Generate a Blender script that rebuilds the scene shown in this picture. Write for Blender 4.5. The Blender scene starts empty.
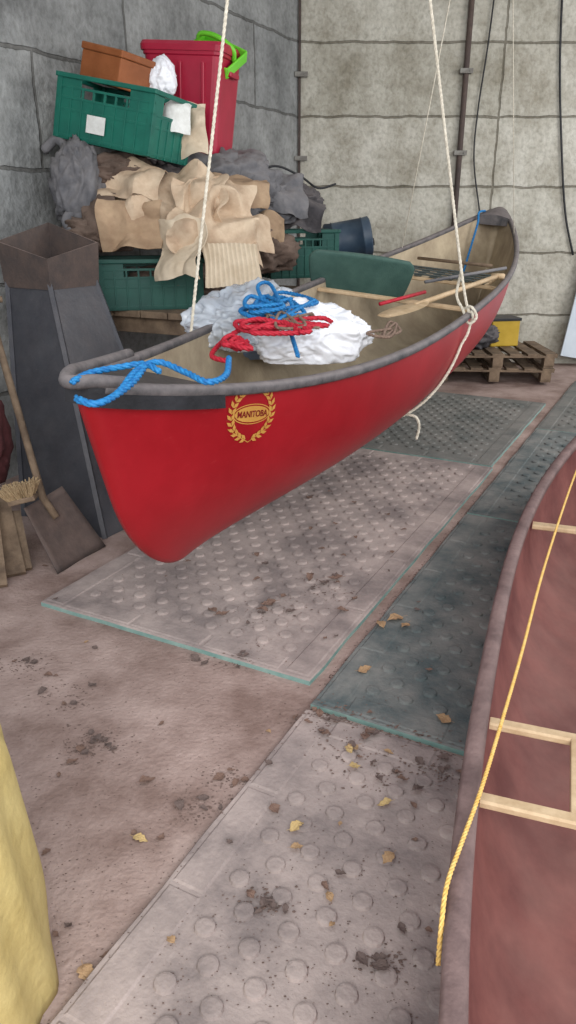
import bpy, bmesh, math, random
from mathutils import Vector, Matrix, noise
random.seed(7)
sc=bpy.context.scene
sc.view_settings.view_transform='Standard'
F=760.0; PT=math.radians(21.6); H=1.6
cp,sn=math.cos(PT),math.sin(PT)
CAM=Vector((0,0,H))
def ray(px,py):
    u=(px-288)/F; v=(py-512)/F
    return Vector((u,cp-v*sn,-(sn+v*cp)))
def sp(px,py,t): return CAM+ray(px,py)*t
def gp(px,py,z=0.0):
    r=ray(px,py); return CAM+r*((H-z)/(-r.z))
def proj(P):
    d=P-CAM; dep=d.y*cp-d.z*sn; dn=-d.z*cp-d.y*sn
    return (288+F*d.x/dep, 512+F*dn/dep, dep)
cam=bpy.data.cameras.new('camera'); cam.sensor_width=36; cam.lens=F/1024*36
co=bpy.data.objects.new('camera',cam); co.location=CAM; co.rotation_euler=(math.radians(90)-PT,0,0)
sc.collection.objects.link(co); sc.camera=co

# ---------------------------------------------------------------- materials
def lin(c):
    r=[]
    for x in c[:3]:
        x/=255.0
        r.append(x/12.92 if x<=.04045 else ((x+.055)/1.055)**2.4)
    return (r[0],r[1],r[2],1)
def mk(name,c1,c2=None,scale=6,rough=.7,bump=0.0,bscale=40,metal=0,dust=None,dustamt=.6,trans=0,alpha=1,spec=.4,lo=.35,hi=.65,scuff=None):
    m=bpy.data.materials.new(name); m.use_nodes=True
    nt=m.node_tree; N=nt.nodes; L=nt.links
    b=N['Principled BSDF']; b.inputs['Roughness'].default_value=rough; b.inputs['Metallic'].default_value=metal
    b.inputs['Specular IOR Level'].default_value=spec
    b.inputs['Transmission Weight'].default_value=trans; b.inputs['Alpha'].default_value=alpha
    tc=N.new('ShaderNodeTexCoord'); n=N.new('ShaderNodeTexNoise'); n.inputs['Scale'].default_value=scale; n.inputs['Detail'].default_value=8; n.inputs['Roughness'].default_value=.65
    L.new(tc.outputs['Object'],n.inputs['Vector'])
    r=N.new('ShaderNodeValToRGB'); r.color_ramp.elements[0].position=lo; r.color_ramp.elements[1].position=hi
    r.color_ramp.elements[0].color=lin(c1); r.color_ramp.elements[1].color=lin(c2 or c1)
    L.new(n.outputs['Fac'],r.inputs['Fac']); col=r.outputs['Color']
    if scuff:
        mp=N.new('ShaderNodeMapping'); mp.inputs['Scale'].default_value=(1.2,9,14); L.new(tc.outputs['Object'],mp.inputs['Vector'])
        n4=N.new('ShaderNodeTexNoise'); n4.inputs['Scale'].default_value=5; n4.inputs['Detail'].default_value=10; n4.inputs['Roughness'].default_value=.75; L.new(mp.outputs[0],n4.inputs['Vector'])
        r4=N.new('ShaderNodeValToRGB'); r4.color_ramp.elements[0].position=.60; r4.color_ramp.elements[1].position=.74; r4.color_ramp.elements[0].color=(0,0,0,1); r4.color_ramp.elements[1].color=(.55,.55,.55,1); L.new(n4.outputs['Fac'],r4.inputs['Fac'])
        m4=N.new('ShaderNodeMix'); m4.data_type='RGBA'; L.new(r4.outputs['Color'],m4.inputs[0]); L.new(col,m4.inputs[6]); m4.inputs[7].default_value=lin(scuff); col=m4.outputs[2]
    if dust:
        g=N.new('ShaderNodeNewGeometry'); s=N.new('ShaderNodeSeparateXYZ'); L.new(g.outputs['Normal'],s.inputs[0])
        n2=N.new('ShaderNodeTexNoise'); n2.inputs['Scale'].default_value=scale*2.3; n2.inputs['Detail'].default_value=6; L.new(tc.outputs['Object'],n2.inputs['Vector'])
        ma=N.new('ShaderNodeMath'); ma.operation='MULTIPLY'; ma.use_clamp=True
        L.new(s.outputs['Z'],ma.inputs[0]); L.new(n2.outputs['Fac'],ma.inputs[1])
        mb=N.new('ShaderNodeMath'); mb.operation='MULTIPLY'; mb.use_clamp=True; L.new(ma.outputs[0],mb.inputs[0]); mb.inputs[1].default_value=dustamt*2
        mx=N.new('ShaderNodeMix'); mx.data_type='RGBA'; L.new(mb.outputs[0],mx.inputs[0]); L.new(col,mx.inputs[6]); mx.inputs[7].default_value=lin(dust); col=mx.outputs[2]
    L.new(col,b.inputs['Base Color'])
    if bump:
        n3=N.new('ShaderNodeTexNoise'); n3.inputs['Scale'].default_value=bscale; n3.inputs['Detail'].default_value=6; L.new(tc.outputs['Object'],n3.inputs['Vector'])
        bp=N.new('ShaderNodeBump'); bp.inputs['Strength'].default_value=bump; bp.inputs['Distance'].default_value=.01
        L.new(n3.outputs['Fac'],bp.inputs['Height']); L.new(bp.outputs[0],b.inputs['Normal'])
    return m
def wallmat(name,c1,c2,mort,bw,offs,stain):
    m=bpy.data.materials.new(name); m.use_nodes=True
    nt=m.node_tree; N=nt.nodes; L=nt.links; b=N['Principled BSDF']; b.inputs['Roughness'].default_value=.95; b.inputs['Specular IOR Level'].default_value=.15
    tc=N.new('ShaderNodeTexCoord'); s=N.new('ShaderNodeSeparateXYZ'); L.new(tc.outputs['Object'],s.inputs[0])
    c=N.new('ShaderNodeCombineXYZ'); L.new(s.outputs['X'],c.inputs[0])
    ad=N.new('ShaderNodeMath'); ad.operation='ADD'; ad.inputs[1].default_value=.09; L.new(s.outputs['Z'],ad.inputs[0]); L.new(ad.outputs[0],c.inputs[1])
    wob=N.new('ShaderNodeTexNoise'); wob.inputs['Scale'].default_value=5; wob.inputs['Detail'].default_value=6; L.new(tc.outputs['Object'],wob.inputs['Vector'])
    wm=N.new('ShaderNodeVectorMath'); wm.operation='MULTIPLY_ADD'; wm.inputs[1].default_value=(.05,.05,0); L.new(wob.outputs['Color'],wm.inputs[0]); L.new(c.outputs[0],wm.inputs[2])
    br=N.new('ShaderNodeTexBrick'); br.inputs['Scale'].default_value=1; br.inputs['Brick Width'].default_value=bw; br.inputs['Row Height'].default_value=.65; br.inputs['Mortar Size'].default_value=.013; br.inputs['Mortar Smooth'].default_value=.4
    br.offset=offs; br.inputs['Color1'].default_value=lin(c1); br.inputs['Color2'].default_value=lin(c2); br.inputs['Mortar'].default_value=lin(mort)
    L.new(wm.outputs[0],br.inputs['Vector'])
    n=N.new('ShaderNodeTexNoise'); n.inputs['Scale'].default_value=1.6; n.inputs['Detail'].default_value=10; n.inputs['Roughness'].default_value=.7; L.new(tc.outputs['Object'],n.inputs['Vector'])
    r=N.new('ShaderNodeValToRGB'); r.color_ramp.elements[0].position=.36; r.color_ramp.elements[1].position=.6; r.color_ramp.elements[0].color=lin(stain); r.color_ramp.elements[1].color=(1,1,1,1)
    L.new(n.outputs['Fac'],r.inputs['Fac'])
    mx=N.new('ShaderNodeMix'); mx.data_type='RGBA'; mx.blend_type='MULTIPLY'; mx.inputs[0].default_value=.8; L.new(br.outputs['Color'],mx.inputs[6]); L.new(r.outputs['Color'],mx.inputs[7])
    n2=N.new('ShaderNodeTexNoise'); n2.inputs['Scale'].default_value=22; n2.inputs['Detail'].default_value=8; L.new(tc.outputs['Object'],n2.inputs['Vector'])
    r2=N.new('ShaderNodeValToRGB'); r2.color_ramp.elements[0].position=.3; r2.color_ramp.elements[1].position=.55; r2.color_ramp.elements[0].color=(.6,.6,.58,1); r2.color_ramp.elements[1].color=(1,1,1,1); L.new(n2.outputs['Fac'],r2.inputs['Fac'])
    m2=N.new('ShaderNodeMix'); m2.data_type='RGBA'; m2.blend_type='MULTIPLY'; m2.inputs[0].default_value=.6; L.new(mx.outputs[2],m2.inputs[6]); L.new(r2.outputs['Color'],m2.inputs[7])
    L.new(m2.outputs[2],b.inputs['Base Color'])
    sb=N.new('ShaderNodeMath'); sb.operation='SUBTRACT'; L.new(n2.outputs['Fac'],sb.inputs[0]); L.new(br.outputs['Fac'],sb.inputs[1])
    bp=N.new('ShaderNodeBump'); bp.inputs['Strength'].default_value=.8; bp.inputs['Distance'].default_value=.02; L.new(sb.outputs[0],bp.inputs['Height']); L.new(bp.outputs[0],b.inputs['Normal'])
    return m

# ---------------------------------------------------------------- helpers
def fin(o,label=None,cat=None,parent=None,group=None,kind=None):
    if parent is not None: o.parent=parent
    if label: o['label']=label
    if cat: o['category']=cat
    if group: o['group']=group
    if kind: o['kind']=kind
    return o
def mobj(name,V,Fc,mat,smooth=False,mats=None,fm=None,**k):
    me=bpy.data.meshes.new(name); me.from_pydata([tuple(v) for v in V],[],Fc)
    for m in (mats or [mat]): me.materials.append(m)
    if fm:
        for i,p in enumerate(me.polygons): p.material_index=fm[i]
    if smooth:
        for p in me.polygons: p.use_smooth=True
    me.validate(); me.update()
    o=bpy.data.objects.new(name,me); sc.collection.objects.link(o)
    return fin(o,**k)
def empty(name,mat4=None,**k):
    o=bpy.data.objects.new(name,None); o.empty_display_size=.1; sc.collection.objects.link(o)
    if mat4 is not None: o.matrix_world=mat4
    return fin(o,**k)
def frame(loc,ex,ey,ez):
    M=Matrix.Identity(4)
    for i in range(3):
        M[i][0]=ex[i];M[i][1]=ey[i];M[i][2]=ez[i];M[i][3]=loc[i]
    return M
def TR(loc,rz=0,rx=0,ry=0):
    return Matrix.Translation(Vector(loc))@Matrix.Rotation(rz,4,'Z')@Matrix.Rotation(ry,4,'Y')@Matrix.Rotation(rx,4,'X')
def boxes(name,lst,mat,bevel=.003,M=None,**k):
    bm=bmesh.new()
    for it in lst:
        c,s=it[0],it[1]; R=it[2] if len(it)>2 else Matrix.Identity(4)
        bmesh.ops.create_cube(bm,size=1,matrix=Matrix.Translation(Vector(c))@R@Matrix.Diagonal((s[0],s[1],s[2],1)))
    me=bpy.data.meshes.new(name); bm.to_mesh(me); bm.free(); me.materials.append(mat)
    o=bpy.data.objects.new(name,me); sc.collection.objects.link(o)
    if bevel:
        b=o.modifiers.new('bev','BEVEL'); b.width=bevel; b.segments=2; b.limit_method='ANGLE'
    if M is not None: o.matrix_world=M
    return fin(o,**k)
def crom(P,n=8,cyc=False):
    P=[Vector(p) for p in P]; out=[]; N=len(P)
    rng=range(N if cyc else N-1)
    for i in rng:
        if cyc: a,b,c,d=P[(i-1)%N],P[i],P[(i+1)%N],P[(i+2)%N]
        else:
            a=P[i-1] if i>0 else P[0]*2-P[1]; b=P[i]; c=P[i+1]; d=P[i+2] if i+2<N else P[-1]*2-P[-2]
        for j in range(n):
            t=j/n
            out.append(.5*((2*b)+(c-a)*t+(2*a-5*b+4*c-d)*t*t+(3*b-a-3*c+d)*t**3))
    if not cyc: out.append(P[-1])
    return out
def frames(P):
    T=[]; n=len(P)
    for i in range(n):
        t=(P[min(i+1,n-1)]-P[max(i-1,0)])
        T.append(t.normalized() if t.length>1e-9 else Vector((0,0,1)))
    up=Vector((0,0,1)) if abs(T[0].z)<.9 else Vector((1,0,0))
    u=(up-T[0]*up.dot(T[0])).normalized(); out=[]
    for t in T:
        u=(u-t*u.dot(t)); u=u.normalized() if u.length>1e-6 else Vector((1,0,0))
        out.append((t,u,t.cross(u)))
    return out
def sweep(P,prof,V,Fc,scalef=None,twist=None,cap=True):
    fr=frames(P); k=len(prof); base=len(V)
    for i,(p,(t,u,w)) in enumerate(zip(P,fr)):
        s=scalef(i/(len(P)-1)) if scalef else 1
        for (a,b) in prof: V.append(p+u*(b*s)+w*(a*s))
    for i in range(len(P)-1):
        for j in range(k):
            a=base+i*k+j; b=base+i*k+(j+1)%k
            Fc.append((a,b,b+k,a+k))
    if cap:
        Fc.append(tuple(base+j for j in range(k))[::-1]); Fc.append(tuple(base+(len(P)-1)*k+j for j in range(k)))
def circ(r,n=8): return [(r*math.cos(2*math.pi*i/n),r*math.sin(2*math.pi*i/n)) for i in range(n)]
def tube(name,P,r,mat,n=8,smooth=True,scalef=None,M=None,**k):
    V=[];Fc=[]; sweep(P,circ(r,n),V,Fc,scalef)
    o=mobj(name,V,Fc,mat,smooth,**k)
    if M is not None: o.matrix_world=M
    return o
def rope(name,ctrl,r,mat,seg=10,pitch=None,strands=3,**k):
    lists=ctrl if isinstance(ctrl[0],list) else [ctrl]
    V=[];Fc=[]
    for cc in lists:
        P=crom(cc,seg)
        Ls=[0]
        for i in range(1,len(P)): Ls.append(Ls[-1]+(P[i]-P[i-1]).length)
        pitchv=pitch or r*7; step=pitchv/6; n=max(4,int(Ls[-1]/step)); Q=[];j=0
        for i in range(n+1):
            d=Ls[-1]*i/n
            while j<len(Ls)-2 and Ls[j+1]<d: j+=1
            f=(d-Ls[j])/max(1e-9,Ls[j+1]-Ls[j]); Q.append(P[j].lerp(P[j+1],f))
        fr=frames(Q)
        for s in range(strands):
            S=[]
            for i,(q,(t,u,w)) in enumerate(zip(Q,fr)):
                a=2*math.pi*(s/strands+i/6); S.append(q+(u*math.cos(a)+w*math.sin(a))*r*.5)
            sweep(S,circ(r*.58,6),V,Fc)
    return mobj(name,V,Fc,mat,True,**k)
def blob(name,loc,size,mat,seed=0,amp=.18,freq=1.6,sub=5,rz=0,fold=0.0,flat=.6,**k):
    bm=bmesh.new(); bmesh.ops.create_icosphere(bm,subdivisions=sub,radius=1)
    off=Vector((seed*7.3,seed*3.1,seed*1.7))
    for v in bm.verts:
        c=v.co.copy(); wv=noise.noise_vector(c*1.1+off)*.6
        d=noise.fractal(c*freq*.8+off,1,2,3)*amp
        if fold:
            q=c+wv
            d+=fold*(1-abs(noise.noise(q*freq*1.1+off*2))*2.4)*.42+fold*.30*(1-abs(noise.noise(q*freq*2.6+off))*2.4)+fold*.14*(1-abs(noise.noise(q*freq*5.5+off))*2.4)
        v.co=c*(1+d)
        if v.co.z<-flat: v.co.z=-flat+(v.co.z+flat)*.15
    for v in bm.verts: v.co=Vector((v.co.x*size[0],v.co.y*size[1],v.co.z*size[2]))
    me=bpy.data.meshes.new(name); bm.to_mesh(me); bm.free(); me.materials.append(mat)
    for p in me.polygons: p.use_smooth=True
    o=bpy.data.objects.new(name,me); sc.collection.objects.link(o); o.matrix_world=TR(loc,rz)
    return fin(o,**k)
def crease(q,seed):
    r=random.Random(seed*97+1); z=0
    for k in range(7):
        a=r.uniform(0,math.pi); f=r.uniform(.9,2.4); ph=r.uniform(0,6)
        t=(q.x*math.cos(a)+q.y*math.sin(a))*f+ph
        z+=(abs((t%2)-1)-.5)/f
    return z/2.2
def sheet(name,M,w,h,mat,seed=0,amp=.06,freq=4,bend=0.0,n=48,thick=.004,rag=.08,corr=0,**k):
    V=[];Fc=[];off=Vector((seed*5.1,seed*2.3,seed))
    for i in range(n+1):
        for j in range(n+1):
            u=i/n-.5; v=j/n-.5
            q=Vector((u*freq*w*1.3,v*freq*h*1.3,0))+off
            e=max(abs(u),abs(v))*2
            rg=1+rag*e*noise.noise(q*1.4+Vector((9,9,9)))*2.4
            qq=q+noise.noise_vector(q*.7)*.45
            a=(abs(noise.noise(qq*.75))*1.2-.3+crease(Vector((qq.x,qq.y,0))*.9,seed)*1.05+.07*abs(noise.noise(q*4)))*amp
            if corr: a=noise.noise(q*.6)*amp
            z=a-bend*((u*2)**2+(v*2)**2)
            if corr: z+=math.sin(u*corr*2*math.pi)*.004
            V.append(Vector((u*w*rg+amp*.35*noise.noise(q*.8+Vector((3,0,0))),v*h*rg+amp*.35*noise.noise(q*.8+Vector((0,3,5))),z)))
    for i in range(n):
        for j in range(n):
            a=i*(n+1)+j; Fc.append((a,a+n+1,a+n+2,a+1))
    o=mobj(name,V,Fc,mat,True,**k); o.matrix_world=M
    s=o.modifiers.new('sol','SOLIDIFY'); s.thickness=thick
    e=o.modifiers.new('es','EDGE_SPLIT'); e.split_angle=math.radians(25)
    return o

# ---------------------------------------------------------------- palette
M_floor=mk('dusty_concrete',(132,111,103),(174,153,145),2.6,.95,.6,60,spec=.1,lo=.38,hi=.62)
M_wl=wallmat('left_block_concrete',(162,162,160),(152,153,152),(120,119,116),1.9,.5,(165,165,165))
M_wb=wallmat('back_block_concrete',(206,202,191),(192,188,176),(142,137,125),2.05,.0,(174,168,156))
M_ceil=mk('ceiling_sheet',(150,148,144),(130,128,125),3,.9)
M_red=mk('red_gelcoat',(138,11,22),(156,20,31),2.5,.42,.05,30,spec=.45,scuff=(172,66,66))
M_liner=mk('tan_hull_interior',(150,134,112),(184,168,142),5,.8,.2,50,dust=(150,140,125),dustamt=.3)
M_gun=mk('dusty_black_vinyl',(62,60,62),(104,98,98),12,.65,.2,60,dust=(132,122,120),dustamt=.6)
M_black=mk('black_plastic',(24,25,28),(42,42,46),9,.5,.2,50,dust=(95,88,86),dustamt=.3)
M_gold=mk('gold_decal',(176,126,58),(188,140,68),9,.5)
M_dred=mk('dark_red_print',(110,10,16),None,9,.5)
M_wood=mk('pale_ash_wood',(176,148,114),(202,176,142),14,.6,.15,60)
M_wood2=mk('weathered_wood',(92,76,62),(132,112,92),9,.85,.4,50)
M_green=mk('green_canvas',(50,78,71),(66,94,85),7,.8,.3,120,dust=(96,114,105),dustamt=.3)
M_web=mk('dark_webbing',(40,52,52),(58,66,64),20,.9,.3,200,dust=(110,110,104),dustamt=.3)
M_wr=mk('white_cord',(222,214,198),(184,174,156),60,.8)
M_br=mk('blue_cord',(12,88,150),(38,130,186),60,.6)
M_rr=mk('red_cord',(160,14,36),(188,36,56),60,.6)
M_brr=mk('brown_cord',(104,84,72),(134,112,98),60,.9)
M_yr=mk('yellow_cord',(212,166,80),(228,192,118),60,.6)
M_crate=mk('green_crate_plastic',(10,86,73),(18,104,87),6,.5,.05,30,dust=(96,124,112),dustamt=.3)
M_crate2=mk('dark_green_crate_plastic',(12,64,57),(22,80,69),6,.55,.05,30,dust=(96,112,104),dustamt=.3)
M_label=mk('white_paper',(226,226,222),(205,204,198),20,.8)
M_rbox=mk('crimson_tub_plastic',(150,16,46),(168,24,56),4,.4,.05,30,dust=(190,120,130),dustamt=.3)
M_lime=mk('lime_plastic',(98,190,40),(120,205,60),4,.4)
M_tan=mk('tan_leather',(176,150,125),(206,184,158),7,.85,.2,50)
M_tan2=mk('brown_cardboard',(146,120,96),(174,148,120),7,.9,.2,50)
M_cream=mk('cream_sheet',(206,190,167),(184,166,142),7,.9,.2,50)
M_brown=mk('brown_box',(130,72,34),(152,88,48),8,.6,.2,50,dust=(170,120,80),dustamt=.3)
M_dark=mk('dark_cloth',(56,54,57),(84,80,82),6,.95,.4,60,dust=(120,112,110),dustamt=.5)
M_dark2=mk('grey_cloth',(84,84,88),(116,114,116),6,.95,.4,60,dust=(138,132,130),dustamt=.5)
M_dbr=mk('dark_brown_cloth',(74,60,52),(106,88,78),6,.95,.4,60,dust=(130,112,100),dustamt=.4)
M_steel=mk('blackened_steel',(46,49,57),(66,68,74),5,.5,.25,40,metal=.1,dust=(120,108,104),dustamt=.4,scuff=(110,100,98))
M_rust=mk('rusty_steel',(88,74,68),(68,60,58),10,.8,.3,60,metal=.1,dust=(140,120,112),dustamt=.5)
M_film=mk('clear_plastic_film',(215,222,232),(235,240,246),4,.18,.5,7,trans=.25,alpha=.72,spec=.7)
M_white=mk('white_plastic_bag',(222,222,228),(240,240,244),4,.35,.4,9)
M_bluec=mk('blue_tarp',(110,128,160),(126,146,178),6,.7,.5,20)
M_drum=mk('blue_drum_plastic',(36,54,74),(54,72,88),6,.5,dust=(90,100,108),dustamt=.4)
M_yel=mk('mustard_cloth',(174,152,94),(196,176,118),5,.8,.5,30)
M_ybox=mk('yellow_plastic',(172,140,34),(190,156,54),5,.5)
M_leaf=[mk('dry_leaf_tan',(176,146,112),(150,118,86),20,.9),mk('dry_leaf_yellow',(194,170,118),(172,144,100),20,.9),mk('dry_leaf_brown',(128,102,88),(104,82,74),20,.9),mk('dry_leaf_dark',(92,78,74),(110,94,88),20,.9)]
M_deb=mk('crumbled_leaf_debris',(88,72,66),(122,102,94),30,.95)
M_matp=mk('dusty_pink_rubber',(132,121,118),(176,161,155),3.2,.9,.35,70,spec=.15,lo=.38,hi=.6)
M_matg=mk('green_grey_rubber',(84,94,95),(132,132,128),4,.85,.35,70,spec=.2,lo=.38,hi=.62)
M_matd=mk('dark_rubber',(100,102,99),(132,129,124),3,.9,.35,70,spec=.15)
M_edge=mk('teal_rubber_edge',(112,146,140),(142,166,158),12,.9)
M_c2=mk('faded_red_dusty_interior',(94,44,42),(128,74,68),3.5,.75,.1,40,dust=(136,106,97),dustamt=.3,lo=.38,hi=.62)
M_c2o=mk('faded_red_outer',(150,30,34),(130,40,42),4,.6)
M_gun2=mk('dusty_brown_gunwale',(96,77,75),(130,107,103),9,.75,.3,60)
M_metal=mk('galvanised_metal',(140,138,132),(104,98,92),14,.6,metal=.3)
M_panel=mk('white_painted_board',(206,214,222),(188,198,208),3,.6)
M_redcl=mk('maroon_cloth',(84,40,42),(66,34,36),6,.9,.4,50)
M_brist=mk('straw_bristle',(186,162,128),(150,126,94),60,.95,.6,150)

# ---------------------------------------------------------------- room
cx,cy=.1,8.6
dl=Vector((-.43,-.903,0)).normalized()
def panel(name,o,ex,L,Hh,mat,nrm,**k):
    ez=Vector((0,0,1)); ey=ez.cross(ex)
    M=frame(o,ex,ey,ez); s=1 if ey.dot(nrm)<0 else -1
    ob=boxes(name,[((L/2,s*.1,Hh/2),(L,.2,Hh))],mat,0,M,kind='structure'); return ob
panel('wall_left',Vector((cx,cy,0)),dl,7.9,3.95,M_wl,Vector((.9,-.43,0)))
panel('wall_back',Vector((cx,cy,0)),Vector((1,0,0)),5.2,3.95,M_wb,Vector((0,-1,0)))
boxes('floor',[((.9,3.6,-.05),(8.6,11,.1))],M_floor,0,kind='structure')
boxes('ceiling',[((1.4,6.0,4.0),(7.6,6,.1))],M_ceil,0,kind='structure')
boxes('trim_1',[((0,0,1.97),(.025,.02,3.9))],M_rust,.004,TR((cx+.015,cy-.02,0)),kind='structure')
PX=1.75
o=tube('trim_2',[Vector((PX-.01,cy-.045,.02)),Vector((PX+.01,cy-.045,3.9))],.028,M_rust,kind='structure')
for (bx_,z) in ((cx+.03,2.1),(cx+.03,2.85),(PX,2.15),(PX,2.88)):
    e=empty('pipe_bracket',TR((bx_,cy-.085,z)),label='small galvanised bracket bolted on the block wall',cat='bracket',group='brackets on the block wall')
    boxes('plate',[((0,.0,0),(.13,.015,.045)),((-.05,.035,0),(.015,.07,.045)),((.05,.035,0),(.015,.07,.045))],M_metal,.003,parent=e)
    V=[];Fc=[]; sweep([Vector((.04,-.02,0)),Vector((.04,.0,0))],circ(.012,6),V,Fc); mobj('bolt',V,Fc,M_metal,parent=e)
def wall_cable(pts,r,lab):
    P=[]
    for (x,y) in pts:
        rr=ray(x,y); t=(cy-.03)/rr.y; P.append(CAM+rr*t)
    tube('wall_cable',crom(P,8),r,M_black,6,label=lab,cat='cable')
wall_cable([(497,-25),(488,45),(478,110),(474,160),(480,215)],.008,'thin dark cable hanging loosely on the block wall')
wall_cable([(563,-25),(560,60),(561,130),(565,210),(573,255)],.011,'thick dark cable hanging down the block wall')

# ---------------------------------------------------------------- rubber mats
ANG=math.radians(-27.5); e2=Vector((math.cos(ANG),math.sin(ANG),0)); e1=Vector((-math.sin(ANG),math.cos(ANG),0))
def rmat(fl,w,l,mat,label,z=0.0,th=.022,seed=0,stud=True):
    V=[];Fc=[];fm=[]
    n=24; ring=[]
    for i in range(n): ring.append((w*i/n,0))
    for i in range(n): ring.append((w,l*i/n))
    for i in range(n): ring.append((w-w*i/n,l))
    for i in range(n): ring.append((0,l-l*i/n))
    rr=[]
    for (x,y) in ring:
        q=Vector((x*4+seed,y*4,0)); rr.append((x+noise.noise(q)*.008,y+noise.noise(q+Vector((5,5,5)))*.008))
    N=len(rr)
    for (x,y) in rr: V.append((x,y,0))
    for (x,y) in rr: V.append((x,y,th-.004))
    for (x,y) in rr:
        V.append((x+(w/2-x)*.006,y+(l/2-y)*.006,th))
    for k in range(2):
        for i in range(N):
            j=(i+1)%N; Fc.append((k*N+i,k*N+j,(k+1)*N+j,(k+1)*N+i)); fm.append(1 if k==0 else 0)
    Fc.append(tuple(2*N+i for i in range(N))); fm.append(0)
    def plate(x0,y0,x1,y1,h):
        b=len(V); d=.006
        for (x,y,z_) in ((x0,y0,th),(x1,y0,th),(x1,y1,th),(x0,y1,th),(x0+d,y0+d,th+h),(x1-d,y0+d,th+h),(x1-d,y1-d,th+h),(x0+d,y1-d,th+h)): V.append((x,y,z_))
        for f in ((4,5,6,7),(0,1,5,4),(1,2,6,5),(2,3,7,6),(3,0,4,7)): Fc.append(tuple(b+i for i in f)); fm.append(0)
    bd=.125
    k=5; s=(l-.04)/k
    for i in range(k):
        plate(.015,.02+i*s,.015+bd-.03,.02+(i+1)*s-.012,.004); plate(w-bd+.015,.02+i*s,w-.015,.02+(i+1)*s-.012,.004)
    k=3; s=(w-2*bd)/k
    for i in range(k):
        plate(bd+i*s,.015,bd+(i+1)*s-.012,bd-.02,.004); plate(bd+i*s,l-bd+.02,bd+(i+1)*s-.012,l-.015,.004)
    if stud:
        nx=int((w-2*bd-.06)/.115); ny=int((l-2*bd-.04)/.08); dx=(w-2*bd-.08)/nx; dy=(l-2*bd-.08)/ny
        for j in range(ny+1):
            for i in range(nx+1):
                x=bd+.04+dx*(i+.5*(j%2)); y=bd+.04+dy*j
                if x>w-bd-.03: continue
                b=len(V); m=14
                for (r,h) in ((.027,th),(.024,th+.007),(.018,th+.0085)):
                    for a in range(m): V.append((x+r*math.cos(a*2*math.pi/m),y+r*math.sin(a*2*math.pi/m),h))
                for q in range(2):
                    for a in range(m): Fc.append((b+q*m+a,b+q*m+(a+1)%m,b+(q+1)*m+(a+1)%m,b+(q+1)*m+a)); fm.append(0)
                Fc.append(tuple(b+2*m+a for a in range(m))); fm.append(0)
    o=mobj('rubber_mat',V,Fc,mat,False,mats=[mat,M_edge],fm=fm,label=label,cat='rubber mat',group='studded rubber mats on the floor')
    o.matrix_world=TR((fl[0],fl[1],z),ANG)
    return o
PA=Vector((-1.075,2.93,0)); PB=Vector((.078,2.195,0))
rmat(PA,1.30,2.78,M_matp,'dusty pink-grey studded rubber mat beneath the hanging canoe',seed=1)
rmat(PB,1.3,2.0,M_matg,'dark green-grey studded rubber mat with a pale teal edge',seed=2)
rmat(PB+e1*2.02,1.3,2.0,M_matg,'green-grey studded rubber mat further along the row',seed=3)
rmat(PB+e1*4.04,1.3,2.0,M_matd,'grey rubber mat laid near the back wall',seed=4)
rmat(PA+e1*2.81+e2*.02,1.26,2.0,M_matd,'dark dusty rubber mat under the stern of the canoe',seed=5)
PC=PB-e1*2.03
rmat(PC,1.3,2.0,M_matp,'dusty pink studded rubber mat strewn with dead leaves',seed=6)
rmat(PC+e2*1.32,1.3,2.0,M_matp,'dusty rubber mat beneath the second canoe',seed=7)
for i in range(3):
    rmat(PB+e2*1.32+e1*(2.02*i+.0),1.3,2.0,M_matg if i!=1 else M_matd,'green-grey studded rubber mat in the outer row',seed=8+i)

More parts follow.
